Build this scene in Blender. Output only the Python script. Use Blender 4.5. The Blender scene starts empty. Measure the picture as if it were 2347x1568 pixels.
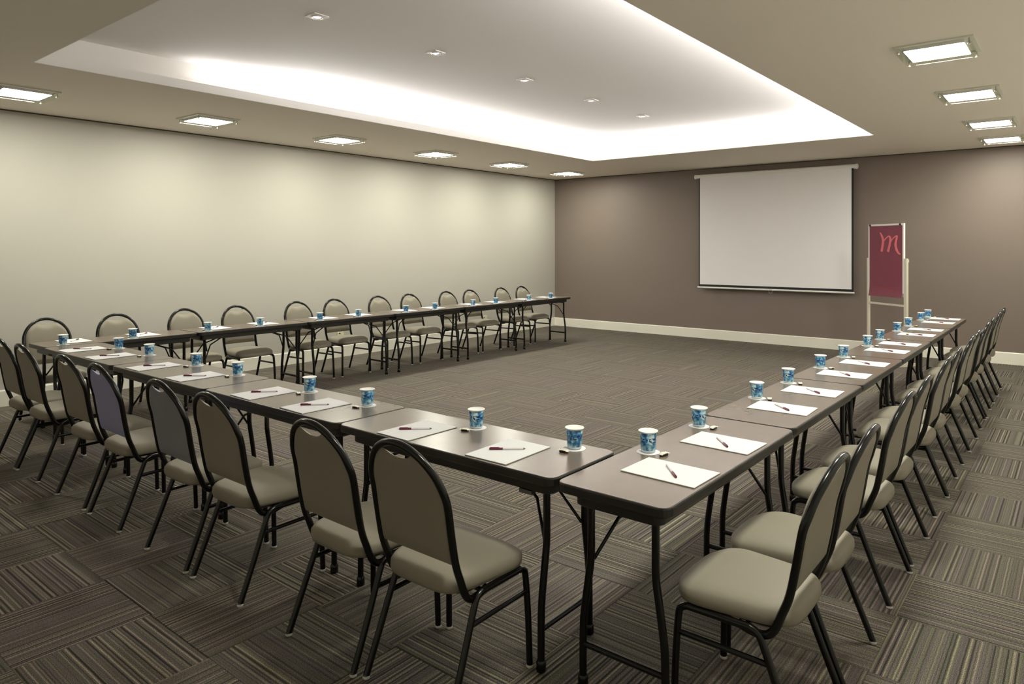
import bpy, bmesh, math, random
from mathutils import Vector, Matrix

random.seed(7)
sc = bpy.context.scene
COL = sc.collection
PI = math.pi

# ---------------------------------------------------------------- camera
cam_d = bpy.data.cameras.new('camera')
cam_d.sensor_fit = 'HORIZONTAL'
cam_d.sensor_width = 36.0
cam_d.lens = 36.0 * 1599.8 / 2347.0
cam_d.shift_x = (1173.5 - 1192.5) / 2347.0
cam_d.shift_y = (567.7 - 784.0) / 2347.0
cam_d.clip_start = 0.05
cam = bpy.data.objects.new('camera', cam_d)
COL.objects.link(cam)
cam.location = (8.362, -11.502, 1.58)
cam.rotation_euler = (PI / 2, 0, 0.6781)
sc.camera = cam

# ---------------------------------------------------------------- world, exposure, light levels
world = bpy.data.worlds.new('world')
sc.world = world
world.use_nodes = True
world.node_tree.nodes['Background'].inputs[0].default_value = (0.02, 0.02, 0.02, 1)
world.node_tree.nodes['Background'].inputs[1].default_value = 1.0
sc.view_settings.view_transform = 'Standard'
sc.view_settings.look = 'None'
sc.view_settings.exposure = 0.38
sc.view_settings.gamma = 1.0
sc.view_settings.use_curve_mapping = False
try:
    sc.cycles.use_denoising = True
    sc.cycles.max_bounces = 12
    sc.cycles.diffuse_bounces = 6
    sc.cycles.sample_clamp_indirect = 6.0
    sc.cycles.caustics_reflective = False
    sc.cycles.caustics_refractive = False
except Exception:
    pass
PANEL_GLOW = 80.0        # square ceiling lights
COVE_GLOW = 124.0         # LED strip in the cove
SPOT_WATTS = 45.0        # small tray spots
PANEL_COL = (1.0, 0.955, 0.885)
COVE_COL = (1.0, 0.96, 0.95)
SPOT_COL = (1.0, 0.94, 0.86)

HC = 2.958               # dropped ceiling
LIP = 0.075
HT = 3.24                # raised tray ceiling
RX, RY = 8.75, -12.60    # room extent
TX0, TX1, TY0, TY1 = 2.285, 6.375, -9.735, -2.12
SETB = 0.17

# ---------------------------------------------------------------- mesh helpers
class MB:
    def __init__(s):
        s.v = []; s.f = []; s.sm = []
    def add(s, vs, fs, smooth=False):
        b = len(s.v)
        s.v += [tuple(p) for p in vs]
        s.f += [tuple(i + b for i in q) for q in fs]
        s.sm += [smooth] * len(fs)
        return s
    def box(s, x0, x1, y0, y1, z0, z1):
        vs = [(x, y, z) for z in (z0, z1) for y in (y0, y1) for x in (x0, x1)]
        return s.add(vs, [(0, 2, 3, 1), (4, 5, 7, 6), (0, 1, 5, 4), (2, 6, 7, 3), (0, 4, 6, 2), (1, 3, 7, 5)])
    def prism(s, outline, levels, smooth=False, cap=True):
        """levels: list of (z, inset-function outline) given as explicit loops"""
        n = len(outline)
        vs = []; fs = []
        for loop in levels: vs += loop
        for k in range(len(levels) - 1):
            for i in range(n):
                j = (i + 1) % n
                fs.append((k * n + i, k * n + j, (k + 1) * n + j, (k + 1) * n + i))
        s.add(vs, fs, smooth)
        if cap:
            s.add(levels[0], [tuple(range(n - 1, -1, -1))])
            s.add(levels[-1], [tuple(range(n))], smooth)
        return s
    def tube(s, path, r, seg=10, caps=True, flat=None):
        P = [Vector(p) for p in path]
        n = len(P)
        rs = r if isinstance(r, (list, tuple)) else [r] * n
        T = []
        for i in range(n):
            a = P[max(i - 1, 0)]; b = P[min(i + 1, n - 1)]
            T.append((b - a).normalized())
        up = Vector((0, 0, 1)) if abs(T[0].z) < 0.9 else Vector((1, 0, 0))
        N = (up - T[0] * up.dot(T[0])).normalized()
        vs = []; fs = []
        for i in range(n):
            if i:
                N = (N - T[i] * N.dot(T[i]))
                N = N.normalized() if N.length > 1e-6 else Vector((1, 0, 0))
            B = T[i].cross(N)
            for k in range(seg):
                a = 2 * PI * k / seg
                vs.append(P[i] + (N * math.cos(a) + B * math.sin(a)) * rs[i])
        for i in range(n - 1):
            for k in range(seg):
                j = (k + 1) % seg
                fs.append((i * seg + k, i * seg + j, (i + 1) * seg + j, (i + 1) * seg + k))
        s.add(vs, fs, True)
        if caps:
            s.add(vs[:seg], [tuple(range(seg - 1, -1, -1))])
            s.add(vs[-seg:], [tuple(range(seg))])
        return s
    def lathe(s, prof, seg=24, c=(0, 0, 0), smooth=True):
        vs = []; fs = []
        for r, z in prof:
            for k in range(seg):
                a = 2 * PI * k / seg
                vs.append((c[0] + r * math.cos(a), c[1] + r * math.sin(a), c[2] + z))
        for i in range(len(prof) - 1):
            for k in range(seg):
                j = (k + 1) % seg
                fs.append((i * seg + k, i * seg + j, (i + 1) * seg + j, (i + 1) * seg + k))
        return s.add(vs, fs, smooth)
    def mesh(s, name):
        m = bpy.data.meshes.new(name)
        m.from_pydata(s.v, [], s.f)
        m.polygons.foreach_set('use_smooth', s.sm)
        m.update()
        return m

def arc(c, r, a0, a1, n, plane='yz', x=0.0):
    out = []
    for i in range(n + 1):
        a = a0 + (a1 - a0) * i / n
        p, q = c[0] + r * math.cos(a), c[1] + r * math.sin(a)
        out.append((x, p, q) if plane == 'yz' else (p, q, x))
    return out

def rrect(x0, x1, y0, y1, r, z, n=5):
    out = []
    for cx, cy, a in ((x1 - r, y1 - r, 0), (x0 + r, y1 - r, PI / 2), (x0 + r, y0 + r, PI), (x1 - r, y0 + r, 1.5 * PI)):
        for i in range(n + 1):
            t = a + PI / 2 * i / n
            out.append((cx + r * math.cos(t), cy + r * math.sin(t), z))
    return out

def bevel_box(x0, x1, y0, y1, z0, z1, b=0.002, seg=1):
    bm = bmesh.new()
    bmesh.ops.create_cube(bm, size=1.0)
    for v in bm.verts:
        v.co = Vector((x0 + (v.co.x + .5) * (x1 - x0), y0 + (v.co.y + .5) * (y1 - y0), z0 + (v.co.z + .5) * (z1 - z0)))
    bmesh.ops.bevel(bm, geom=bm.edges[:], offset=b, segments=seg, affect='EDGES')
    m = bpy.data.meshes.new('box')
    bm.to_mesh(m); bm.free()
    return m

def obj(name, mesh, mat=None, parent=None, loc=None, rz=None):
    if isinstance(mesh, MB): mesh = mesh.mesh(name)
    o = bpy.data.objects.new(name, mesh)
    COL.objects.link(o)
    if mat is not None and len(mesh.materials) == 0: mesh.materials.append(mat)
    if parent is not None: o.parent = parent
    if loc is not None: o.location = loc
    if rz is not None: o.rotation_euler = (0, 0, rz)
    return o

def tag(o, label=None, cat=None, group=None, kind=None):
    if label: o['label'] = label
    if cat: o['category'] = cat
    if group: o['group'] = group
    if kind: o['kind'] = kind
    return o

def thing(name, label, cat, loc=(0, 0, 0), rz=0.0, group=None):
    o = bpy.data.objects.new(name, None)
    o.empty_display_size = 0.05
    COL.objects.link(o)
    o.location = loc; o.rotation_euler = (0, 0, rz)
    return tag(o, label, cat, group)

def copy_tree(o, parent=None):
    c = o.copy(); COL.objects.link(c); c.parent = parent
    for ch in list(o.children): copy_tree(ch, c)
    return c

ORD = ['first', 'second', 'third', 'fourth', 'fifth', 'sixth', 'seventh', 'eighth', 'ninth', 'tenth', 'eleventh', 'twelfth']

# ---------------------------------------------------------------- materials
def mat(name, col, rough=0.5, metal=0.0, spec=0.5, bump=0.0, bscale=200.0, var=0.0, vscale=8.0, coat=0.0):
    m = bpy.data.materials.new(name); m.use_nodes = True
    nt = m.node_tree; N = nt.nodes; L = nt.links
    b = N['Principled BSDF']
    b.inputs['Base Color'].default_value = (*col, 1)
    b.inputs['Roughness'].default_value = rough
    b.inputs['Metallic'].default_value = metal
    b.inputs['Specular IOR Level'].default_value = spec
    b.inputs['Coat Weight'].default_value = coat
    tc = N.new('ShaderNodeTexCoord')
    if var > 0:
        n = N.new('ShaderNodeTexNoise'); n.inputs['Scale'].default_value = vscale; n.inputs['Detail'].default_value = 3
        L.new(tc.outputs['Object'], n.inputs['Vector'])
        mx = N.new('ShaderNodeMix'); mx.data_type = 'RGBA'
        mx.inputs['A'].default_value = (*[c * (1 - var) for c in col], 1)
        mx.inputs['B'].default_value = (*[min(1, c * (1 + var)) for c in col], 1)
        L.new(n.outputs['Fac'], mx.inputs['Factor']); L.new(mx.outputs['Result'], b.inputs['Base Color'])
    if bump > 0:
        n = N.new('ShaderNodeTexNoise'); n.inputs['Scale'].default_value = bscale; n.inputs['Detail'].default_value = 2
        L.new(tc.outputs['Object'], n.inputs['Vector'])
        bp = N.new('ShaderNodeBump'); bp.inputs['Strength'].default_value = bump; bp.inputs['Distance'].default_value = 0.002
        L.new(n.outputs['Fac'], bp.inputs['Height']); L.new(bp.outputs['Normal'], b.inputs['Normal'])
    return m

def emit(name, col, strength):
    m = bpy.data.materials.new(name); m.use_nodes = True
    nt = m.node_tree; nt.nodes.clear()
    e = nt.nodes.new('ShaderNodeEmission'); o = nt.nodes.new('ShaderNodeOutputMaterial')
    e.inputs[0].default_value = (*col, 1); e.inputs[1].default_value = strength
    nt.links.new(e.outputs[0], o.inputs[0])
    return m

M = {}
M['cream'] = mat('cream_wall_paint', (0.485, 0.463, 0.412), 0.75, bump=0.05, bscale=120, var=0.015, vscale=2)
M['pale'] = mat('pale_wall_paint', (0.80, 0.775, 0.72), 0.75, bump=0.05, bscale=120)
M['taupe'] = mat('taupe_wall_paint', (0.202, 0.160, 0.136), 0.55, bump=0.05, bscale=120, var=0.03, vscale=2)
M['ceil'] = mat('ceiling_paint', (0.81, 0.75, 0.67), 0.85, bump=0.03, bscale=90)
M['tray'] = mat('tray_white_paint', (0.88, 0.87, 0.85), 0.85, bump=0.02, bscale=90)
M['base'] = mat('baseboard_enamel', (0.86, 0.83, 0.74), 0.35)
M['black'] = mat('black_enamel_tube', (0.0035, 0.0033, 0.003), 0.22, spec=0.42)
M['rim'] = mat('table_edge_rubber', (0.016, 0.014, 0.012), 0.34, bump=0.03)
M['top'] = mat('taupe_laminate', (0.155, 0.122, 0.098), 0.25, spec=0.55, var=0.08, vscale=14)
M['vinyl'] = mat('olive_grey_vinyl', (0.262, 0.236, 0.186), 0.55, spec=0.28, bump=0.12, bscale=420, var=0.03, vscale=6)
M['vinyl_blue'] = mat('slate_violet_vinyl', (0.310, 0.315, 0.500), 0.55, spec=0.28, bump=0.12, bscale=420, var=0.03, vscale=6)
M['vinyl_grey'] = mat('cool_grey_vinyl', (0.250, 0.248, 0.280), 0.55, spec=0.28, bump=0.12, bscale=420, var=0.03, vscale=6)
M['glide'] = mat('grey_white_glide', (0.62, 0.60, 0.56), 0.3, spec=0.6)
M['paper'] = mat('white_paper', (0.71, 0.71, 0.735), 0.8)
M['card'] = mat('grey_cardboard', (0.10, 0.095, 0.09), 0.8)
M['lid'] = mat('white_foil_lid', (0.84, 0.84, 0.82), 0.35, bump=0.1, bscale=90)
M['cupbody'] = mat('clear_white_plastic', (0.74, 0.80, 0.83), 0.2, spec=0.6)
M['burg'] = mat('burgundy_plastic', (0.135, 0.012, 0.045), 0.3)
M['pen'] = mat('frosted_pen_barrel', (0.74, 0.70, 0.73), 0.25)
M['pentip'] = mat('dark_grey_metal', (0.16, 0.15, 0.15), 0.35, metal=0.6)
M['choc'] = mat('dark_brown_wrapper', (0.012, 0.009, 0.007), 0.35)
M['wrap'] = mat('cream_wrapper', (0.80, 0.77, 0.66), 0.45)
M['yellow'] = mat('yellow_wrapper', (0.68, 0.60, 0.30), 0.45)
M['alu'] = mat('brushed_aluminium', (0.62, 0.61, 0.56), 0.35, metal=0.7)
M['fixture'] = mat('pale_satin_metal', (0.66, 0.65, 0.58), 0.4)
M['shadow_paint'] = mat('dark_shadow_paint', (0.055, 0.045, 0.034), 0.8)  # shade of the wall-to-ceiling gap, put in as dark colour
M['screen'] = mat('matte_screen_fabric', (0.88, 0.86, 0.89), 0.85)
M['scrblack'] = mat('black_screen_border', (0.008, 0.008, 0.008), 0.7)
M['scrcase'] = mat('screen_case_enamel', (0.85, 0.835, 0.82), 0.35)
M['post'] = mat('cream_easel_post', (0.62, 0.58, 0.47), 0.5)
M['white'] = mat('white_enamel', (0.83, 0.80, 0.78), 0.4)
M['red'] = mat('burgundy_sheet', (0.190, 0.034, 0.060), 0.55, var=0.10, vscale=5)
M['pink'] = mat('coral_pink_print', (0.74, 0.16, 0.19), 0.55)
M['dimred'] = mat('dull_red_print', (0.27, 0.035, 0.05), 0.55)
M['outlet'] = mat('ivory_outlet_plastic', (0.74, 0.70, 0.52), 0.35)
M['panel'] = emit('lit_diffuser', PANEL_COL, PANEL_GLOW)
M['cove'] = emit('led_strip_glow', COVE_COL, COVE_GLOW)
M['cove_dim'] = emit('led_strip_dim_glow', COVE_COL, COVE_GLOW * 0.22)
M['spot'] = emit('spot_lens_glow', SPOT_COL, 9.0)
M['slab'] = mat('grey_screed', (0.05, 0.047, 0.043), 0.9)

def glass_mat():
    m = bpy.data.materials.new('clear_glass_plate'); m.use_nodes = True
    nt = m.node_tree; N = nt.nodes; L = nt.links; N.clear()
    out = N.new('ShaderNodeOutputMaterial'); tr = N.new('ShaderNodeBsdfTransparent'); gl = N.new('ShaderNodeBsdfGlossy')
    tr.inputs[0].default_value = (0.95, 0.97, 0.93, 1); gl.inputs['Roughness'].default_value = 0.05
    mx = N.new('ShaderNodeMixShader'); mx.inputs[0].default_value = 0.05
    L.new(tr.outputs[0], mx.inputs[1]); L.new(gl.outputs[0], mx.inputs[2]); L.new(mx.outputs[0], out.inputs[0])
    return m
M['glass'] = glass_mat()

def ramp(N, stops, interp='CONSTANT'):
    r = N.new('ShaderNodeValToRGB'); r.color_ramp.interpolation = interp
    e = r.color_ramp.elements
    while len(e) < len(stops): e.new(0.5)
    for k, (p, c) in enumerate(stops):
        e[k].position = p; e[k].color = (*c, 1)
    return r

def carpet_mat():
    m = bpy.data.materials.new('striped_loop_carpet'); m.use_nodes = True
    nt = m.node_tree; N = nt.nodes; L = nt.links
    b = N['Principled BSDF']; b.inputs['Roughness'].default_value = 0.95; b.inputs['Specular IOR Level'].default_value = 0.15
    uv = N.new('ShaderNodeUVMap'); uv.uv_map = 'UVMap'
    at = N.new('ShaderNodeAttribute'); at.attribute_name = 'seed'
    sep = N.new('ShaderNodeSeparateXYZ'); L.new(uv.outputs[0], sep.inputs[0])
    def math_(op, a, bb=None, v=None):
        n = N.new('ShaderNodeMath'); n.operation = op
        L.new(a, n.inputs[0])
        if bb is not None: L.new(bb, n.inputs[1])
        if v is not None: n.inputs[1].default_value = v
        return n.outputs[0]
    sd = math_('MULTIPLY', at.outputs['Fac'], v=37.0)
    x = math_('ADD', sep.outputs[0], sd)
    # wobble of the yarn
    wob = N.new('ShaderNodeTexNoise'); wob.inputs['Scale'].default_value = 7.0
    L.new(uv.outputs[0], wob.inputs['Vector'])
    x = math_('ADD', x, math_('MULTIPLY', wob.outputs['Fac'], v=0.006))
    def stripes(scale, detail=1.0, off=0.0):
        n = N.new('ShaderNodeTexNoise'); n.noise_dimensions = '1D'
        n.inputs['Scale'].default_value = scale; n.inputs['Detail'].default_value = detail; n.inputs['Roughness'].default_value = 0.7
        L.new(math_('ADD', x, v=off), n.inputs['W'])
        return n.outputs['Fac']
    wide = ramp(N, [(0.0, (0.052, 0.047, 0.037)), (0.38, (0.074, 0.068, 0.053)), (0.46, (0.100, 0.084, 0.068)), (0.54, (0.072, 0.058, 0.060)), (0.60, (0.086, 0.080, 0.056)), (0.70, (0.118, 0.102, 0.078))], 'EASE')
    L.new(stripes(15.0, 1.5), wide.inputs[0])
    thin = ramp(N, [(0.0, (0.20, 0.20, 0.20)), (0.31, (0.52, 0.51, 0.52)), (0.39, (1, 1, 1)), (0.61, (1.45, 1.43, 1.36)), (0.68, (2.3, 2.22, 1.95))], 'CONSTANT')
    L.new(stripes(46.0, 0.0, 5.3), thin.inputs[0])
    # some tiles carry strong stripes, others are calm
    calm = N.new('ShaderNodeMapRange'); calm.inputs[3].default_value = 0.55; calm.inputs[4].default_value = 1.0
    wn = N.new('ShaderNodeTexWhiteNoise'); wn.noise_dimensions = '1D'; L.new(sd, wn.inputs['W'])
    L.new(wn.outputs['Value'], calm.inputs[0])
    mulc = N.new('ShaderNodeMix'); mulc.data_type = 'RGBA'; mulc.blend_type = 'MULTIPLY'
    L.new(calm.outputs[0], mulc.inputs['Factor']); L.new(wide.outputs[0], mulc.inputs['A']); L.new(thin.outputs[0], mulc.inputs['B'])
    # per tile tint
    tint = ramp(N, [(0.0, (0.99, 1.0, 0.95)), (0.3, (1.02, 0.99, 0.97)), (0.55, (0.97, 1.0, 0.95)), (0.8, (1.01, 0.98, 1.0))], 'LINEAR')
    wn2 = N.new('ShaderNodeTexWhiteNoise'); wn2.noise_dimensions = '1D'; L.new(math_('ADD', sd, v=11.7), wn2.inputs['W'])
    L.new(wn2.outputs['Value'], tint.inputs[0])
    mt = N.new('ShaderNodeMix'); mt.data_type = 'RGBA'; mt.blend_type = 'MULTIPLY'; mt.inputs['Factor'].default_value = 1.0
    L.new(mulc.outputs['Result'], mt.inputs['A']); L.new(tint.outputs[0], mt.inputs['B'])
    # loop pile speckle
    mp = N.new('ShaderNodeMapping'); mp.inputs['Scale'].default_value = (170, 110, 1)
    L.new(uv.outputs[0], mp.inputs['Vector'])
    vo = N.new('ShaderNodeTexNoise'); vo.inputs['Scale'].default_value = 1.0; vo.inputs['Detail'].default_value = 1.0
    L.new(mp.outputs[0], vo.inputs['Vector'])
    sp = ramp(N, [(0.3, (0.35, 0.35, 0.35)), (0.7, (1.7, 1.7, 1.7))], 'LINEAR')
    L.new(vo.outputs['Fac'], sp.inputs[0])
    ms = N.new('ShaderNodeMix'); ms.data_type = 'RGBA'; ms.blend_type = 'MULTIPLY'; ms.inputs['Factor'].default_value = 1.0
    L.new(mt.outputs['Result'], ms.inputs['A']); L.new(sp.outputs[0], ms.inputs['B'])
    gain = N.new('ShaderNodeMix'); gain.data_type = 'RGBA'; gain.blend_type = 'MULTIPLY'; gain.inputs['Factor'].default_value = 1.0
    gain.inputs['B'].default_value = (1.31, 1.35, 1.41, 1)
    L.new(ms.outputs['Result'], gain.inputs['A'])
    L.new(gain.outputs['Result'], b.inputs['Base Color'])
    bp = N.new('ShaderNodeBump'); bp.inputs['Strength'].default_value = 0.35; bp.inputs['Distance'].default_value = 0.002
    L.new(vo.outputs['Fac'], bp.inputs['Height']); L.new(bp.outputs['Normal'], b.inputs['Normal'])
    return m
M['carpet'] = carpet_mat()

def label_mat():
    """printed blue water-cup sleeve: light and dark blue swirls, pale patches, a dark lettering band"""
    m = bpy.data.materials.new('blue_printed_sleeve'); m.use_nodes = True
    nt = m.node_tree; N = nt.nodes; L = nt.links
    b = N['Principled BSDF']; b.inputs['Roughness'].default_value = 0.3
    tc = N.new('ShaderNodeTexCoord')
    n = N.new('ShaderNodeTexNoise'); n.inputs['Scale'].default_value = 55; n.inputs['Detail'].default_value = 2
    L.new(tc.outputs['Object'], n.inputs['Vector'])
    r = ramp(N, [(0.30, (0.012, 0.06, 0.22)), (0.42, (0.045, 0.20, 0.46)), (0.50, (0.12, 0.38, 0.62)), (0.57, (0.36, 0.64, 0.76)), (0.66, (0.74, 0.84, 0.88))], 'LINEAR')
    L.new(n.outputs['Fac'], r.inputs[0])
    # lettering band near mid height
    sep = N.new('ShaderNodeSeparateXYZ'); L.new(tc.outputs['Object'], sep.inputs[0])
    band = ramp(N, [(0.0, (0, 0, 0)), (0.40, (0, 0, 0)), (0.44, (1, 1, 1)), (0.58, (1, 1, 1)), (0.62, (0, 0, 0))], 'LINEAR')
    mr = N.new('ShaderNodeMapRange'); mr.inputs[1].default_value = 0.0; mr.inputs[2].default_value = 0.1
    L.new(sep.outputs[2], mr.inputs[0]); L.new(mr.outputs[0], band.inputs[0])
    n2 = N.new('ShaderNodeTexNoise'); n2.inputs['Scale'].default_value = 130; n2.inputs['Detail'].default_value = 0
    L.new(tc.outputs['Object'], n2.inputs['Vector'])
    r2 = ramp(N, [(0.0, (0, 0, 0)), (0.53, (1, 1, 1))], 'CONSTANT'); L.new(n2.outputs['Fac'], r2.inputs[0])
    mm = N.new('ShaderNodeMath'); mm.operation = 'MULTIPLY'
    L.new(band.outputs[0], mm.inputs[0]); L.new(r2.outputs[0], mm.inputs[1])
    mx = N.new('ShaderNodeMix'); mx.data_type = 'RGBA'
    mx.inputs['B'].default_value = (0.008, 0.02, 0.11, 1)
    L.new(mm.outputs[0], mx.inputs['Factor']); L.new(r.outputs[0], mx.inputs['A'])
    L.new(mx.outputs['Result'], b.inputs['Base Color'])
    return m
M['label'] = label_mat()

# ---------------------------------------------------------------- the room shell
W = 0.12
def struct(name, mb, m, parent=None):
    o = obj(name, mb, m, parent)
    if parent is None: tag(o, kind='structure')
    return o

floor = struct('floor', MB().box(-W, RX + W, RY - W, W, -0.15, -0.008), M['slab'])
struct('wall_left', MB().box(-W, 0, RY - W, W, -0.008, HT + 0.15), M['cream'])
struct('wall_back', MB().box(0, RX, 0, W, -0.008, HT + 0.15), M['taupe'])
struct('wall_right', MB().box(RX, RX + W, RY - W, W, -0.008, HT + 0.15), M['pale'])
struct('wall_near', MB().box(0, RX, RY - W, RY, -0.008, HT + 0.15), M['pale'])

def baseboard(name, x0, x1, y0, y1, axis):
    h, t = 0.163, 0.016
    if axis == 'left':
        pts = [(0, -0.006), (t, -0.006), (t, h - 0.01), (t - 0.006, h), (0, h)]
        vs = [(p, y, z) for y in (y0, y1) for p, z in pts]
    elif axis == 'right':
        pts = [(0, -0.006), (t, -0.006), (t, h - 0.01), (t - 0.006, h), (0, h)]
        vs = [(x0 - p, y, z) for y in (y1, y0) for p, z in pts]
    elif axis == 'back':
        pts = [(0, -0.006), (t, -0.006), (t, h - 0.01), (t - 0.006, h), (0, h)]
        vs = [(x, -p, z) for x in (x1, x0) for p, z in pts]
        vs = [(x, -p, z) for x in (x0, x1) for p, z in pts]
    else:
        pts = [(0, -0.006), (t, -0.006), (t, h - 0.01), (t - 0.006, h), (0, h)]
        vs = [(x, y0 + p, z) for x in (x0, x1) for p, z in pts]
    fs = [(i, (i + 1) % 5, 5 + (i + 1) % 5, 5 + i) for i in range(5)] + [(4, 3, 2, 1, 0), (5, 6, 7, 8, 9)]
    return struct(name, MB().add(vs, fs), M['base'])
baseboard('baseboard_left', 0, 0, RY, 0, 'left')
baseboard('baseboard_back', 0.016, RX - 0.016, 0, 0, 'back')
baseboard('baseboard_right', RX, RX, RY, 0, 'right')
baseboard('baseboard_near', 0.016, RX - 0.016, RY, RY, 'near')

struct('painted_shadow_line_1', MB().box(0, .012, RY, 0, HC - .011, HC), M['shadow_paint'])  # dark strips on left and back wall, painting the shadow line under the ceiling
struct('painted_shadow_line_2', MB().box(.012, RX, -.012, 0, HC - .011, HC), M['shadow_paint'])

# dropped ceiling: a ring round the tray opening, each side its own slab, then cove walls and the raised panel
ceil = struct('ceiling', MB().box(0, RX, TY1, 0, HC, HC + LIP), M['ceil'])
obj('ceiling_slab', MB().box(0, RX, RY, TY0, HC, HC + LIP), M['ceil'], ceil)
obj('ceiling_slab', MB().box(0, TX0, TY0, TY1, HC, HC + LIP), M['ceil'], ceil)
obj('ceiling_slab', MB().box(TX1, RX, TY0, TY1, HC, HC + LIP), M['ceil'], ceil)
a, b_, c_, d_ = TX0 - SETB, TX1 + SETB, TY0 - SETB, TY1 + SETB
cw = MB().box(a - .03, a, c_ - .03, d_ + .03, HC + LIP, HT).box(b_, b_ + .03, c_ - .03, d_ + .03, HC + LIP, HT)
cw.box(a, b_, c_ - .03, c_, HC + LIP, HT).box(a, b_, d_, d_ + .03, HC + LIP, HT)
obj('cove_wall', cw, M['tray'], ceil)
obj('tray_panel', MB().box(a - .03, b_ + .03, c_ - .03, d_ + .03, HT, HT + .05), M['tray'], ceil)
# opening edge: a slim white fascia lining the lip
e = 0.006
fa = MB().box(TX0, TX0 + e, TY0, TY1, HC + .001, HC + LIP + .002).box(TX1 - e, TX1, TY0, TY1, HC + .001, HC + LIP + .002)
fa.box(TX0 + e, TX1 - e, TY0, TY0 + e, HC + .001, HC + LIP + .002).box(TX0 + e, TX1 - e, TY1 - e, TY1, HC + .001, HC + LIP + .002)
obj('cove_lip', fa, M['tray'], ceil)
# LED strips lying on the shelf behind the lip
def led(p0, p1, inward, m):
    """slim strip light on the shelf, its face tilted 45 degrees up and into the room; p0, p1: (x, y) ends"""
    z = HC + LIP
    ix, iy = inward
    w = 0.016
    prof = [(0, 0), (w, 0), (0, w)]
    vs = [(x + ix * q, y + iy * q, z + h_) for (x, y) in (p0, p1) for q, h_ in prof]
    body = MB().add(vs, [(0, 1, 4, 3), (0, 3, 5, 2), (0, 2, 1), (3, 4, 5)])
    t_ = obj('led_strip', body, M['white'], ceil)
    e_ = 0.0008
    lens = MB().add([(x + ix * (q + e_), y + iy * (q + e_), z + h_ + e_) for (x, y) in (p0, p1) for q, h_ in prof[1:]], [(0, 1, 3, 2)])
    obj('led_lens', lens, m, t_)
xa, xb, ya, yb = TX0 - .125, TX1 + .125, TY0, TY1 + .125
led((xa, ya + 2.0), (xa, TY1 + .10), (1, 0), M['cove'])
led((xa, ya + 1.25), (xa, ya + 1.98), (1, 0), M['cove_dim'])
led((xb, ya + 1.20), (xb, TY1 + .10), (-1, 0), M['cove'])
led((TX0 - .10, yb), (TX1 + .10, yb), (0, -1), M['cove'])

# ---------------------------------------------------------------- carpet tiles
TS = 0.5
GX, GY = 0.24, -0.16
def tile_data(w, d, rot, seed, x0=0., y0=0.):
    """centred chamfered slab; returns verts, faces, uv per face-corner"""
    g, c, h = 0.0003, 0.0014, 0.008
    X, Y = w / 2 - g, d / 2 - g
    vs = [(-X, -Y, -h), (X, -Y, -h), (X, Y, -h), (-X, Y, -h),
          (-X, -Y, -c), (X, -Y, -c), (X, Y, -c), (-X, Y, -c),
          (-X + c, -Y + c, 0), (X - c, -Y + c, 0), (X - c, Y - c, 0), (-X + c, Y - c, 0)]
    fs = [(8, 9, 10, 11)] + [(i, (i + 1) % 4, 4 + (i + 1) % 4, 4 + i) for i in range(4)] + [(4 + i, 4 + (i + 1) % 4, 8 + (i + 1) % 4, 8 + i) for i in range(4)]
    return vs, fs
def tile_mesh(name, tiles):
    """tiles: list of (cx, cy, w, d, along_y, seed)"""
    V = []; F = []; UV = []; SD = []
    for cx, cy, w, d, along, seed in tiles:
        vs, fs = tile_data(w, d, along, seed)
        b0 = len(V)
        V += [(x + cx, y + cy, z) for x, y, z in vs]
        for f in fs:
            F.append(tuple(i + b0 for i in f))
            for i in f:
                x, y, z = vs[i]
                UV.append((x + .25, y + .25) if along else (y + .25, x + .25))
        SD += [seed] * len(vs)
    m = bpy.data.meshes.new(name); m.from_pydata(V, [], F)
    l = m.uv_layers.new(name='UVMap')
    l.data.foreach_set('uv', [c * 2 for p in UV for c in p])
    at = m.attributes.new('seed', 'FLOAT', 'POINT'); at.data.foreach_set('value', SD)
    m.materials.append(M['carpet']); m.update()
    return m
fw = Vector((-math.sin(.6781), math.cos(.6781))); rt = Vector((math.cos(.6781), math.sin(.6781)))
def seen(x, y):
    dv = Vector((x - 8.362, y + 11.502)); z = dv.dot(fw)
    if z < 0.6: return None
    u = 1192.5 + 1599.8 * dv.dot(rt) / z; v = 567.7 + 1599.8 * 1.58 / z
    m_ = 0.45 * 1599.8 / z
    if -m_ < u < 2347 + m_ and v < 1568 + m_ * 1.3: return z
    return None
variants = {}
cells = []
nx0, nx1 = math.floor((0 - GX) / TS), math.ceil((RX - GX) / TS)
ny0, ny1 = math.floor((RY - GY) / TS), math.ceil((0 - GY) / TS)
for ix in range(nx0, nx1):
    for iy in range(ny0, ny1):
        x0, x1 = max(0, GX + ix * TS), min(RX, GX + (ix + 1) * TS)
        y0, y1 = max(RY, GY + iy * TS), min(0, GY + (iy + 1) * TS)
        if x1 - x0 < 0.02 or y1 - y0 < 0.02: continue
        cells.append(((x0 + x1) / 2, (y0 + y1) / 2, x1 - x0, y1 - y0, (ix + iy) % 2 == 0))
full = [c for c in cells if abs(c[2] - TS) < 1e-6 and abs(c[3] - TS) < 1e-6 and seen(c[0], c[1])]
full.sort(key=lambda c: seen(c[0], c[1]))
single = set(c[:2] for c in full[:298])
rng = random.Random(3)
NV = 40
vm = {(k, al): tile_mesh('carpet_tile', [(0, 0, TS, TS, al, 0.137 * k + (0.05 if al else 0.0))]) for k in range(NV) for al in (True, False)}
rest = []
for c in cells:
    if c[:2] in single:
        obj('carpet_tile', vm[(rng.randrange(NV), c[4])], None, floor, (c[0], c[1], 0))
    else:
        rest.append((*c, rng.random() * 6))
r_ = obj('carpet_tile_remainder', tile_mesh('carpet_rest', rest), None, floor)
tag(r_, kind='stuff')

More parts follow.
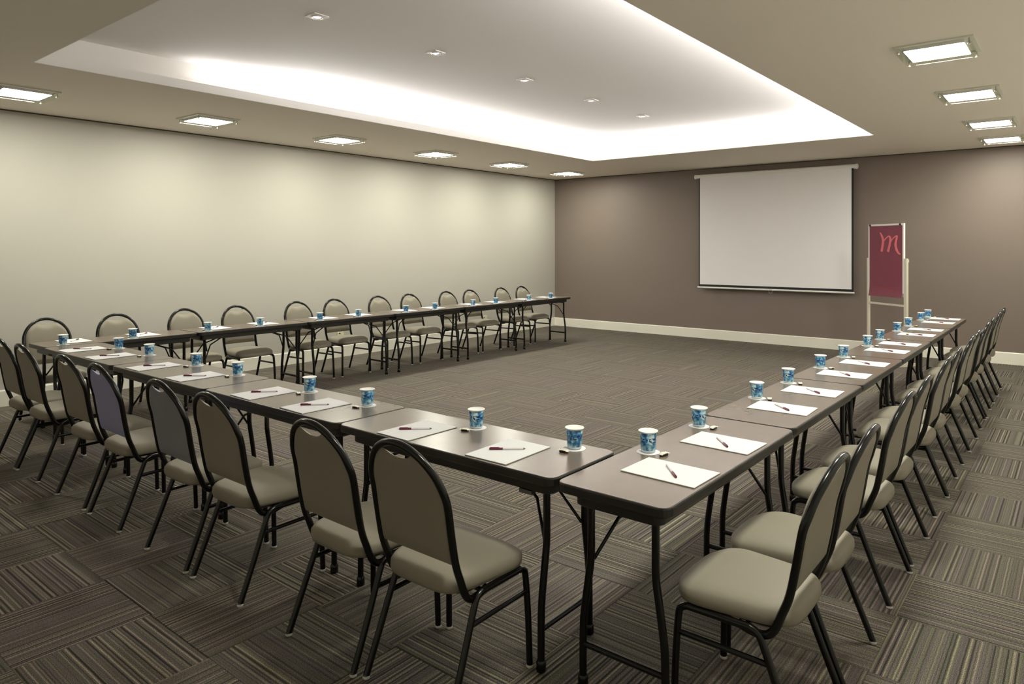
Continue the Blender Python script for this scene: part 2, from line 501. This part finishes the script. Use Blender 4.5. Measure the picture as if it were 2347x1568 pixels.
# ---------------------------------------------------------------- square ceiling lights
def make_panel_light():
    t = thing('ceiling_light', 'x', 'ceiling light')
    f = MB()
    o0, i0 = 0.235, 0.205
    for (x0, x1, y0, y1) in ((-o0, o0, i0, o0), (-o0, o0, -o0, -i0), (-o0, -i0, -i0, i0), (i0, o0, -i0, i0)):
        f.box(x0, x1, y0, y1, -0.012, 0)
    f.box(-i0, i0, -i0, i0, -0.004, 0)
    obj('frame', f, M['fixture'], t)
    d = MB()
    loop0 = rrect(-.180, .180, -.180, .180, .012, -0.004, 3); loop1 = rrect(-.180, .180, -.180, .180, .012, -0.030, 3)
    n = len(loop0)
    d.add(loop0 + loop1, [(i, (i + 1) % n, n + (i + 1) % n, n + i) for i in range(n)])
    d.add(loop1, [tuple(range(n - 1, -1, -1))])
    obj('diffuser_rim', d, M['white'], t)
    obj('diffuser', MB().add(rrect(-.178, .178, -.178, .178, .012, -.0305, 3), [tuple(range(n - 1, -1, -1))]), M['panel'], t)
    g = obj('glass_plate', bevel_box(-.225, .225, -.225, .225, -.046, -.038, .0015), M['glass'], t)
    k = MB().lathe([(0, -.054), (.009, -.053), (.011, -.047), (.006, -.045), (.006, -.012)], 12).mesh('knob')
    for sx in (-1, 1):
        for sy in (-1, 1):
            obj('knob', k, M['alu'], t, (sx * .208, sy * .208, 0))
    return t
pl = make_panel_light()
LL = [-9.47, -7.776, -6.076, -4.38, -2.703, -1.028]
LR = [-5.93, -4.16, -2.33, -0.90]
spots_ = []
for k, y in enumerate(LL):
    where = 'nearest the camera' if k == 0 else 'nearest the taupe wall' if k == 5 else ORD[k] + ' from the camera'
    spots_.append((1.085 - 0.012 * k, y, 'square glass ceiling light in the row along the cream wall, ' + where))
for k, y in enumerate(LR):
    where = ['largest and nearest the camera', 'second from the camera', 'third from the camera', 'cut by the frame near the taupe wall'][k]
    spots_.append((7.58, y, 'square glass ceiling light in the right-hand row, ' + where))
spots_ += [(7.58, -7.72, 'square glass ceiling light over the right table row, just outside the view'),
           (7.58, -9.5, 'square glass ceiling light above the nearest table corner, outside the view')]
for k, (x, y, lb) in enumerate(spots_):
    t = pl if k == 0 else copy_tree(pl)
    t.location = (x, y, HC); tag(t, lb, 'ceiling light', 'square ceiling lights')

# small tray spots
def make_spot():
    t = thing('ceiling_spot', 'x', 'spotlight')
    s = MB()
    outer = rrect(-.062, .062, -.062, .062, .004, 0, 1); inner = rrect(-.062, .062, -.062, .062, .004, -.006, 1)
    n = len(outer)
    s.add(outer + inner, [(i, (i + 1) % n, n + (i + 1) % n, n + i) for i in range(n)])
    s.add(inner, [tuple(range(n - 1, -1, -1))])
    obj('trim_plate', s, M['white'], t)
    obj('lamp_ring', MB().lathe([(.040, -.006), (.040, -.011), (.032, -.012), (.028, -.0065)], 24), M['alu'], t)
    obj('lens', MB().lathe([(.0005, -.0115), (.018, -.011), (.028, -.0068)], 24), M['spot'], t)
    ld = bpy.data.lights.new('spot_beam', 'SPOT'); ld.energy = SPOT_WATTS; ld.color = SPOT_COL
    ld.spot_size = math.radians(95); ld.spot_blend = 0.8; ld.shadow_soft_size = 0.028
    lo = bpy.data.objects.new('spot_beam', ld); COL.objects.link(lo); lo.parent = t; lo.location = (0, 0, -0.02)
    return t
sp0 = make_spot()
for k, y in enumerate([-8.518, -7.33, -6.098, -4.883, -3.682]):
    t = sp0 if k == 0 else copy_tree(sp0)
    t.location = (4.086 - .01 * k, y, HT)
    tag(t, 'small bright square-rimmed spotlight in the raised ceiling, ' + ORD[k] + ' from the camera', 'spotlight', 'spotlights along the raised ceiling')

# ---------------------------------------------------------------- banquet chairs
def smooth_path(pts, n=6):
    """Catmull-Rom through points"""
    P = [Vector(p) for p in pts]; out = []
    for i in range(len(P) - 1):
        p0 = P[max(i - 1, 0)]; p1 = P[i]; p2 = P[i + 1]; p3 = P[min(i + 2, len(P) - 1)]
        for k in range(n):
            t = k / n
            out.append(0.5 * ((2 * p1) + (p2 - p0) * t + (2 * p0 - 5 * p1 + 4 * p2 - p3) * t * t + (3 * p1 - p0 - 3 * p2 + p3) * t ** 3))
    out.append(P[-1]); return out

BZ = [(0.34, -0.075), (0.40, -0.118), (0.455, -0.138), (0.51, -0.158), (0.60, -0.176), (0.713, -0.194), (0.80, -0.218), (0.925, -0.264)]
def back_y(z):
    for (z0, y0), (z1, y1) in zip(BZ, BZ[1:]):
        if z <= z1: return y0 + (y1 - y0) * (z - z0) / (z1 - z0)
    return BZ[-1][1]

def seat_mesh():
    mb = MB(); n = 48
    def loop(z, inset):
        out = []
        for i in range(n):
            t = 2 * PI * i / n
            ct, st = math.cos(t), math.sin(t)
            ex = 0.42
            y = 0.026 + 0.200 * math.copysign(abs(st) ** ex, st)
            hw = 0.218 - 0.040 * (0.5 - (y - 0.026) / 0.40) ** 1.3 if (0.5 - (y - 0.026) / 0.40) > 0 else 0.218
            x = hw * math.copysign(abs(ct) ** ex, ct)
            if st > 0: y += 0.018 * (1 - (x / 0.218) ** 2) * st
            k = 1 - inset / 0.21
            out.append((x * k, 0.026 + (y - 0.026) * k, z - 0.012 * max(0, (0.026 + (y - 0.026) * k - 0.12) / 0.1) * (0.3 + 0.7 * (z > 0.44))))
        return out
    levels = [loop(.392, .016), loop(.396, .004), loop(.410, 0), loop(.432, .001), loop(.446, .010), loop(.456, .028), loop(.463, .06), loop(.467, .11), loop(.4685, .16), loop(.469, .195), loop(.4691, .2085)]
    mb.prism(levels[0], levels, True)
    return mb
def backrest_mesh():
    mb = MB(); nu, nv = 24, 14
    R, zc, zb = 0.176, 0.724, 0.505
    t0 = 0.034
    F = []; B = []
    for i in range(nu + 1):
        u = -1 + 2 * i / nu
        x = R * math.sin(u * PI / 2)
        top = zc + math.sqrt(max(R * R - x * x, 0)) * 1.03
        sc_ = 0.856 + 0.16 * (abs(x) / 0.080) ** 2.4 * 0.20
        top = min(top, sc_) if abs(x) < 0.12 else top
        cf = []; cb = []
        for j in range(nv + 1):
            v = j / nv
            z = zb + (top - zb) * v
            ex = min((R - abs(x)) / 0.035, 1); ez = min(v * (top - zb) / 0.03, (1 - v) * (top - zb) / 0.03 + 0.0, 1)
            k = math.sqrt(max(0, 1 - (1 - ex) ** 2)) * math.sqrt(max(0, 1 - (1 - ez) ** 2))
            y = back_y(z)
            cf.append((x, y - 0.004 + t0 * 0.75 * k, z)); cb.append((x, y - 0.004 - t0 * 0.25 * k, z))
        F.append(cf); B.append(cb)
    idx = lambda i, j: i * (nv + 1) + j
    fs = [(idx(i, j), idx(i, j + 1), idx(i + 1, j + 1), idx(i + 1, j)) for i in range(nu) for j in range(nv)]
    mb.add([p for c in F for p in c], fs, True)
    mb.add([p for c in B for p in c], [q[::-1] for q in fs], True)
    return mb

def make_chair():
    t = thing('banquet_chair', 'x', 'chair')
    obj('seat', seat_mesh(), M['vinyl'], t)
    obj('seat_base', MB().prism(None or [0] * 20, [rrect(-.175, .175, -.12, .185, .05, .384, 4)[:20], rrect(-.185, .185, -.13, .195, .05, .394, 4)[:20]]), M['black'], t)
    obj('backrest', backrest_mesh(), M['vinyl'], t)
    # back frame: one arch with two forward curls
    X = 0.188
    left = [(-X + .004, 0.005, .374), (-X + .004, -.045, .362), (-X + .002, -.085, .366), (-X, -.112, .392), (-X, -.134, .445), (-X, -.158, .51), (-X, -.178, .61), (-X, -.196, .715)]
    arch_ = []
    for k in range(1, 12):
        a = PI - PI * k / 12
        z = .715 + .197 * math.sin(a)
        arch_.append((X * math.cos(a), back_y(z) - .003, z))
    right = [(-x, y, z) for x, y, z in reversed(left)]
    obj('back_frame', MB().tube(smooth_path(left + arch_ + right, 4), 0.0135, 10), M['black'], t)
    legs = {}
    for s in (-1, 1):
        x = s * 0.2
        fr = smooth_path([(x, .170, .381), (x, .192, .372), (x * 1.01, .203, .345), (x * 1.04, .211, .20), (x * 1.06, .216, .012)], 5)
        l1 = obj('leg', MB().tube(fr, 0.0125, 10), M['black'], t)
        rr = smooth_path([(x, -.035, .381), (x, -.062, .370), (x * 1.01, -.082, .340), (x * 1.04, -.145, .18), (x * 1.06, -.213, .012)], 5)
        l2 = obj('leg', MB().tube(rr, 0.0125, 10), M['black'], t)
        obj('seat_rail', MB().tube([(x, -.04, .381), (x, .172, .381)], 0.0125, 10), M['black'], t)
        obj('stretcher', MB().tube([(x * 1.02, -.104, .285), (x * 1.025, .206, .290)], 0.0095, 8), M['black'], t)
        g = MB().lathe([(0.0, 0.0), (.011, 0.0), (.0138, .003), (.0138, .009), (.0128, .012)], 12).mesh('glide')
        obj('glide', g, M['glide'], l1, (x * 1.06, .216, 0)); obj('glide', g, M['glide'], l2, (x * 1.06, -.215, 0))
    obj('cross_bar', MB().tube([(-.2, .10, .376), (.2, .10, .376)], 0.009, 8), M['black'], t)
    obj('cross_bar', MB().tube([(-.2, -.02, .372), (.2, -.02, .372)], 0.009, 8), M['black'], t)
    return t
chair0 = make_chair()
used = [False]
def place_chair(x, y, rz, label, group):
    t = chair0 if not used[0] else copy_tree(chair0)
    used[0] = True
    t.location = (x, y, 0); t.rotation_euler = (0, 0, rz)
    return tag(t, label, 'chair', group)
jit = random.Random(11)
FX = [2.22, 2.68, 3.47, 3.99, 4.76, 5.26, 6.06, 6.528]
F_ORD = ['leftmost, cut by the frame', 'second from the left', 'third from the left', 'fourth from the left', 'fifth from the left', 'sixth from the left', 'seventh from the left', 'rightmost, its back toward the camera']
for k, x in enumerate(FX):
    what = 'olive-grey padded black tube chair'
    if k == 3: what = 'violet-tinged padded chair'
    if k == 4: what = 'cool grey padded chair'
    t = place_chair(x, -9.668 + (0.02 if k == 7 else 0), jit.uniform(-.02, .02), what + ' at the near table row, ' + F_ORD[k], 'chairs along the near row')
    if k in (3, 4):
        for ch in t.children:
            if ch.name.startswith('backrest'):
                ch.data = ch.data.copy(); ch.data.materials[0] = M['vinyl_blue' if k == 3 else 'vinyl_grey']
RYC = [-9.13, -8.665, -7.89, -7.38, -6.588, -6.13, -5.335, -4.86, -4.07, -3.55, -2.77, -2.26]
for k, y in enumerate(RYC):
    x = 7.503 - (y + 9.1) * 0.0095
    where = 'nearest the camera' if k == 0 else 'farthest, by the taupe wall' if k == 11 else ORD[k] + ' from the camera'
    place_chair(x, y, PI / 2 + jit.uniform(-.02, .02), 'olive-grey padded black tube chair at the right table row, ' + where, 'chairs along the right row')
LYC = [-9.205, -8.616, -7.908, -7.351, -6.566, -6.014, -5.301, -4.73, -3.983, -3.462, -2.713, -2.167]
for k, y in enumerate(LYC):
    where = 'nearest the left corner' if k == 0 else 'farthest, by the taupe wall' if k == 11 else ORD[k] + ' from the near left corner'
    place_chair(1.112 - (.058 if k in (0, 2) else 0), y, -PI / 2 + jit.uniform(-.02, .02), 'chair facing the room along the cream wall, ' + where, 'chairs along the cream wall')

# ---------------------------------------------------------------- folding tables
T = 0.75
TW = 0.44
def make_table(Ln, label, loc, rz, group, w=TW):
    """long axis along local x"""
    t = thing('folding_table', label, 'table', loc, rz, group)
    hx, hy = Ln / 2 - 0.003, w / 2
    e0 = [rrect(-hx + i, hx - i, -hy + i, hy - i, .042 - i, z, 5) for z, i in ((T - .034, .003), (T - .030, 0), (T - .006, 0), (T - .0015, .002), (T - .0006, .006))]
    obj('edge_band', MB().prism(e0[0], e0), M['rim'], t)
    i = 0.0055
    tp = [rrect(-hx + i, hx - i, -hy + i, hy - i, .042 - i, z, 5) for z in (T - .0006, T)]
    obj('tabletop', MB().prism(tp[0], tp), M['top'], t)
    ins = 0.048
    ap = [rrect(-hx + ins + q, hx - ins - q, -hy + ins + q, hy - ins - q, .035, z, 5) for z, q in ((T - .034, 0), (T - .079, 0), (T - .083, .004))]
    obj('apron', MB().prism(ap[0], ap), M['rim'], t)
    s0, s1 = 0.128, 0.163
    for sx in (-1, 1):
        xl = sx * (hx - 0.098)
        for sy in (-1, 1):
            path = smooth_path([(xl, sy * s0, T - .08), (xl, sy * s0, .56), (xl, sy * (s0 + .001), .47), (xl, sy * (s0 + .014), .38), (xl, sy * (s1 - .004), .26), (xl, sy * s1, .17), (xl, sy * s1, .02)], 4)
            lg = obj('leg', MB().tube(path, 0.0140, 10), M['black'], t)
            obj('foot_cap', MB().lathe([(0, 0), (.0165, 0), (.019, .004), (.0185, .035), (.0142, .042)], 12, (xl, sy * s1, 0)), M['black'], lg)
            obj('brace', MB().tube([(xl - sx * .26, sy * .012, T - .083), (xl - sx * .09, sy * .07, .60), (xl - sx * .012, sy * (s0 - .004), .465)], 0.0065, 8), M['black'], t)
        obj('stretcher', MB().tube([(xl, -s1, .155), (xl, s1, .155)], 0.0115, 10), M['black'], t)
        obj('hinge_bar', MB().tube([(xl, -s0, T - .090), (xl, s0, T - .090)], 0.011, 10), M['black'], t)
    return t
# right row
ys = [-9.500, -8.236, -6.945, -5.700, -4.440, -3.178, -1.920]
for k in range(6):
    y0, y1 = ys[k], ys[k + 1]
    cx = 7.122 - 0.006 * k
    where = 'nearest the camera' if k == 0 else 'farthest, beside the flipchart' if k == 5 else ORD[k] + ' from the camera'
    make_table(y1 - y0, 'taupe-topped black folding table in the right row, ' + where, (cx, (y0 + y1) / 2, 0), PI / 2, 'right row of tables')
xs = [1.662, 3.040, 4.350, 5.628, 6.890]
front_tables = []
for k in range(4):
    front_tables.append(make_table(xs[k + 1] - xs[k], 'taupe-topped black folding table in the near row, ' + ['leftmost', 'second from left', 'third from left', 'rightmost, at the near corner'][k],
               ((xs[k] + xs[k + 1]) / 2, -9.262, 0), 0, 'near row of tables', 0.448))
yl = [-9.468, -8.171, -6.925, -5.67, -4.391, -3.112, -1.805]
for k in range(6):
    where = 'at the near left corner' if k == 0 else 'farthest, by the taupe wall' if k == 5 else ORD[k] + ' from the near left corner'
    make_table(yl[k + 1] - yl[k], 'black-edged folding table along the cream wall, ' + where, (1.440, (yl[k] + yl[k + 1]) / 2, 0), PI / 2, 'row of tables along the cream wall')
# little steel clip under the near edge of the corner table
ft = front_tables[3]
cl = MB().box(.435, .495, -.178, -.150, T - .098, T - .0832)
tag(obj('table_clip', cl, M['pentip'], ft), 'small grey metal clip under the table edge')

# ---------------------------------------------------------------- place settings
def make_cup():
    t = thing('water_cup', 'x', 'cup')
    obj('cup_body', MB().lathe([(.0005, .0025), (.026, .002), (.0285, .004), (.0290, .010), (.0335, .084), (.0335, .0845)], 28), M['cupbody'], t)
    obj('printed_sleeve', MB().lathe([(.0291, .0105), (.0297, .0110), (.0338, .0790), (.0333, .0796)], 28), M['label'], t)
    obj('foil_lid', MB().lathe([(.0335, .0845), (.0395, .0850), (.0400, .0862), (.0390, .0872), (.0335, .0868), (.0320, .0852), (.0005, .0856)], 28), M['lid'], t)
    return t
def make_pad():
    t = thing('note_pad', 'x', 'notepad')
    obj('paper_sheets', bevel_box(-.105, .105, -.1485, .1485, .0012, .0042, .0004), M['paper'], t)
    obj('backing_card', bevel_box(-.1045, .1045, -.148, .148, 0, .0012, .0003), M['card'], t)
    return t
def make_pen():
    t = thing('ballpoint_pen', 'x', 'pen')
    r = .0043
    def rot(prof): 
        m = MB().lathe(prof, 10)
        m.v = [(z, x, y + r) for x, y, z in m.v]; return m
    obj('barrel', rot([(r, -.018), (r, .058), (r * .9, .066)]), M['pen'], t)
    obj('cap', rot([(0.0003, -.073), (r * .8, -.0725), (r * 1.12, -.068), (r * 1.15, -.020), (r * 1.0, -.017)]), M['burg'], t)
    obj('clip', MB().box(-.070, -.032, -.0012, .0012, r * 2.1, r * 2.5), M['burg'], t)
    obj('tip', rot([(r * .9, .066), (r * .55, .073), (.0004, .076)]), M['pentip'], t)
    return t
def make_coaster():
    m = MB(); n = 28
    o = [(.047 * math.cos(2 * PI * i / n) * (1 + .02 * (i % 2)), .047 * math.sin(2 * PI * i / n) * (1 + .02 * (i % 2)), 0) for i in range(n)]
    m.prism(o, [[(x, y, 0) for x, y, z in o], [(x, y, .0012) for x, y, z in o]])
    return m
def make_sweet():
    t = thing('wrapped_sweet', 'x', 'sweet')
    obj('sweet_body', bevel_box(-.016, .016, -.011, .011, 0, .008, .002), M['choc'], t)
    # folded paper band over it, flaring at both ends
    xs_ = [-.026, -.017, -.014, 0, .014, .017, .026]; zs = [.0075, .0055, .0088, .0098, .0088, .0055, .0075]; hw = [.013, .007, .0105, .011, .0105, .007, .013]
    vs = []; 
    for x, z, w in zip(xs_, zs, hw):
        vs += [(x, -w, z), (x, w, z), (x, w, z + .0012), (x, -w, z + .0012)]
    fs = []
    for i in range(6):
        for q in range(4): fs.append((4 * i + q, 4 * i + (q + 1) % 4, 4 * i + 4 + (q + 1) % 4, 4 * i + 4 + q))
    fs += [(3, 2, 1, 0), (24, 25, 26, 27)]
    obj('wrapper', MB().add(vs, fs), M['wrap'], t)
    return t
cup0, pad0, pen0, sw0 = make_cup(), make_pad(), make_pen(), make_sweet()
coaster_mesh = make_coaster().mesh('coaster'); coaster_mesh.materials.append(M['paper'])
first = [True]
def setting(pad, cup, rz, seat, row, yellow=False):
    """rz: rotation that takes local +y to the direction the sitter faces"""
    c, s = math.cos(rz), math.sin(rz)
    def R(x, y): return (x * c - y * s, x * s + y * c)
    f = first[0]; first[0] = False
    p = pad0 if f else copy_tree(pad0)
    p.location = (pad[0], pad[1], T); p.rotation_euler = (0, 0, rz + jit.uniform(-.03, .03))
    tag(p, 'white note pad in front of the ' + seat, 'notepad', 'note pads on the ' + row)
    q = pen0 if f else copy_tree(pen0)
    dx, dy = R(-.008 + jit.uniform(-.006, .006), -.002 + jit.uniform(-.008, .008))
    q.location = (pad[0] + dx, pad[1] + dy, T + .0043); q.rotation_euler = (0, 0, rz + .74 + jit.uniform(-.08, .08))
    tag(q, 'burgundy-capped pen on the pad of the ' + seat, 'pen', 'pens on the ' + row)
    k = obj('coaster', coaster_mesh, None, None, (cup[0], cup[1], T), jit.uniform(0, 3))
    tag(k, 'round white paper coaster under the cup of the ' + seat, 'coaster', 'coasters on the ' + row)
    u = cup0 if f else copy_tree(cup0)
    u.location = (cup[0], cup[1], T + .0012); u.rotation_euler = (0, 0, jit.uniform(0, 6.28))
    tag(u, 'blue printed water cup with white lid, before the ' + seat, 'cup', 'water cups on the ' + row)
    w = sw0 if f else copy_tree(sw0)
    dx, dy = R(-.004, -.072)
    w.location = (cup[0] + dx, cup[1] + dy, T); w.rotation_euler = (0, 0, rz + jit.uniform(-.4, .4))
    tag(w, ('yellow' if yellow else 'cream') + ' wrapped sweet beside the cup of the ' + seat, 'sweet', 'sweets on the ' + row)
    if yellow:
        for ch in w.children:
            if ch.name.startswith('wrapper'):
                ch.data = ch.data.copy(); ch.data.materials[0] = M['yellow']
        w.location = (pad[0] - .07, pad[1] - .055, T + .0043)
    return p
FP = [(2.031, -9.312), (2.59, -9.315), (3.326, -9.316), (3.922, -9.318), (4.734, -9.322), (5.233, -9.324), (6.009, -9.326), (6.541, -9.319)]
FC = [(2.188, -9.103), (2.771, -9.111), (3.514, -9.111), (4.088, -9.122), (4.904, -9.138), (5.435, -9.150), (6.189, -9.127), (6.727, -9.115)]
for k in range(8):
    setting(FP[k], FC[k], 0, ORD[k] + ' near-row chair from the left', 'near row')
RP = [(7.176, -9.149), (7.174, -8.654), (7.155, -7.848), (7.150, -7.315), (7.150, -6.623), (7.146, -6.060), (7.140, -5.29), (7.140, -4.782), (7.135, -3.969), (7.13, -3.449), (7.122, -2.60), (7.118, -2.09)]
RC = [(6.988, -8.968), (6.974, -8.455), (6.962, -7.683), (6.955, -7.131), (6.952, -6.446), (6.948, -5.835), (6.948, -5.069), (6.938, -4.55), (6.930, -3.754), (6.928, -3.17), (6.922, -2.40), (6.925, -1.965)]
for k in range(12):
    setting(RP[k], RC[k], PI / 2, ORD[k] + ' right-row chair from the camera', 'right row', yellow=(k == 8))
LP = [-9.164, -8.577, -7.868, -7.329, -6.551, -6.041, -5.286, -4.773, -4.013, -3.461, -2.731, -2.161]
LC = [-9.314, -8.752, -8.049, -7.482, -6.74, -6.198, -5.442, -4.923, -4.173, -3.679, -2.884, -2.306]
for k in range(12):
    setting((1.392, LP[k]), (1.594, LC[k]), -PI / 2, ORD[k] + ' cream-wall chair from the near corner', 'cream-wall row')

# ---------------------------------------------------------------- projection screen
t = thing('projection_screen', 'white roll-down projection screen with black border on the taupe wall', 'screen', (4.40, -0.075, 0))
X0, X1 = 3.165 - 4.40, 5.66 - 4.40
hs = MB(); 
for x0, x1 in ((X0 - .06, X1 + .03),):
    hs.tube([(x0, 0, 2.812), (x1, 0, 2.812)], 0.037, 16)
obj('housing_tube', hs, M['scrcase'], t)
for x in (X0 - .068, X1 + .038):
    obj('end_cap', MB().tube([(x - .012, 0, 2.812), (x + .012, 0, 2.812)], 0.041, 16), M['scrcase'], t)
    obj('wall_bracket', MB().box(x - .010, x + .010, 0, .0745, 2.80, 2.845), M['scrcase'], t)
obj('black_border', MB().box(X0, X1, -.026, -.0245, .905, 2.80), M['scrblack'], t)
obj('screen_fabric', MB().box(X0 + .022, X1 - .028, -.0285, -.0262, .946, 2.795), M['screen'], t)
obj('bottom_bar', MB().tube([(X0 - .02, -.026, .893), (X1 + .012, -.026, .893)], 0.0150, 12), M['scrcase'], t)
ring = [(.028 * math.cos(a) + .012, -.044, .862 + .024 * math.sin(a)) for a in [2 * PI * i / 20 for i in range(21)]]
obj('pull_ring', MB().tube(ring, 0.003, 6, caps=False), M['alu'], t)
obj('pull_tab', MB().box(-.010, .034, -.0415, -.0385, .880, .900), M['alu'], t)

# ---------------------------------------------------------------- flipchart easel
A = Vector((6.007, -0.687, 0)); B = Vector((6.508, -1.053, 0))
mid = (A + B) / 2; dirv = (B - A); wid = dirv.length
rzE = math.atan2(dirv.y, dirv.x)
t = thing('flipchart_easel', 'cream flipchart easel with a burgundy sheet beside the right table row', 'easel', (mid.x, mid.y, 0), rzE)
h = wid / 2
# local x along the board, local -y faces the tables
def fr(mbx, nm, m): return obj(nm, mbx, m, t)
board = fr(MB().box(-h + .012, h - .012, -.002, .010, .92, 1.885), 'board', M['white'])
fr(MB().box(-h - .004, h + .010, -.012, .012, 1.882, 1.906), 'top_clamp', M['white'])
for sx in (-.28, .26):
    fr(MB().tube([(sx * wid / .62, -.020, 1.893), (sx * wid / .62, .006, 1.893)], .014, 10), 'clamp_knob', M['scrblack'])
fr(MB().box(h - .012, h + .010, -.012, .012, .965, 1.882), 'frame_rail', M['white'])
fr(MB().box(-h - .004, -h + .012, -.012, .012, .93, 1.882), 'frame_rail', M['white'])
fr(MB().box(h + .010, h + .056, -.012, .020, 0, 1.435), 'post', M['post'])
fr(MB().box(-h - .034, -h - .004, -.012, .020, 0, 1.435), 'post', M['post'])
fr(MB().box(-h - .004, h + .010, -.006, .014, .790, .815), 'cross_rail', M['post'])
for sx in (-h - .019, h + .033):
    fr(MB().box(sx - .022, sx + .022, -.20, .22, 0, .035), 'foot', M['post'])
fr(MB().box(-h - .034, h + .056, .010, .030, 1.385, 1.42), 'hinge_rail', M['post'])
# hanging sheet with a slight curl at its foot
sh = MB(); nz = 24; cols = 10
F = []
for j in range(nz + 1):
    z = 1.880 - (1.880 - .905) * j / nz
    for i in range(cols + 1):
        u = i / cols
        x = -h + .012 + (2 * h - .026) * u
        y = -.0065 - .004 * math.sin(u * 3.0) - (.016 * max(0, (z - 1.10) / -.19) ** 2 if z < 1.10 else 0)
        F.append((x, y, z))
n2 = len(F)
F2 = [(x, y + .0012, z) for x, y, z in F]
q = lambda j, i: j * (cols + 1) + i
fs = [(q(j, i), q(j + 1, i), q(j + 1, i + 1), q(j, i + 1)) for j in range(nz) for i in range(cols)]
sh.add(F, fs, True); sh.add(F2, [f[::-1] for f in fs], True)
sheet = fr(sh, 'burgundy_sheet', M['red'])
# script m, drawn as tapered pen strokes slightly proud of the sheet
def stroke(pts, ws, n=6):
    P = smooth_path([(x, 0, z) for x, z in pts], n); K = len(P)
    vs = []; fs = []
    for i, p in enumerate(P):
        d = (P[min(i + 1, K - 1)] - P[max(i - 1, 0)]).normalized()
        nrm = Vector((-d.z, 0, d.x))
        f_ = i / (K - 1) * (len(ws) - 1); a_ = int(min(f_, len(ws) - 2)); w_ = ws[a_] + (ws[a_ + 1] - ws[a_]) * (f_ - a_)
        for s_ in (-1, 1):
            for y_ in (-.0128, -.0112):
                c0 = p + nrm * s_ * w_ / 2; vs.append((c0.x, y_, c0.z))
    for i in range(K - 1):
        a_ = 4 * i; b_2 = a_ + 4
        fs += [(a_, a_ + 2, b_2 + 2, b_2), (a_ + 1, b_2 + 1, b_2 + 3, a_ + 3), (a_, b_2, b_2 + 1, a_ + 1), (a_ + 2, a_ + 3, b_2 + 3, b_2 + 2)]
    return vs, fs
SX = lambda px: -h + .012 + (px - 165) / (785 - 165) * (2 * h - .026)
SZ = lambda py: 1.905 - (py - 120) / (1380 - 120) * (1.905 - .918)
lg = MB()
for pts, ws in (([(375, 268), (405, 320), (430, 390), (428, 470), (405, 605)], [.008, .020, .024, .026, .026]),
                ([(432, 440), (470, 390), (520, 345), (550, 340), (568, 375), (560, 470), (525, 608)], [.010, .011, .012, .016, .024, .026, .026]),
                ([(560, 470), (600, 400), (650, 350), (692, 338), (678, 400), (665, 480), (680, 560), (715, 625), (755, 648)], [.010, .011, .012, .018, .024, .027, .026, .020, .008])):
    lg.add(*stroke([(SX(x), SZ(z)) for x, z in pts], [w_ * 1.5 for w_ in ws]))
obj('script_letter', lg, M['pink'], sheet)
obj('print_line', MB().box(SX(230), SX(640), -.0135, -.0125, SZ(1245), SZ(1225)), M['dimred'], sheet)
obj('print_line', MB().box(SX(470), SX(640), -.0150, -.0140, SZ(1285), SZ(1265)), M['dimred'], sheet)

# ---------------------------------------------------------------- wall outlets on the cream wall
for y, z, lb in ((-5.272, .335, 'ivory wall outlet on the cream wall behind the sixth chair'), (-2.139, .325, 'ivory wall outlet on the cream wall near the far corner')):
    t = thing('wall_outlet', lb, 'outlet', (0.0, y, z), 0, 'outlets on the cream wall')
    obj('cover_plate', bevel_box(0, .009, -.057, .057, -.036, .036, .003, 2), M['outlet'], t)
    obj('socket', MB().lathe([(.0005, .0), (.016, .0), (.018, .002)], 16).mesh('socket'), M['base'], t, (.009, -.02, 0)).rotation_euler = (0, PI / 2, 0)
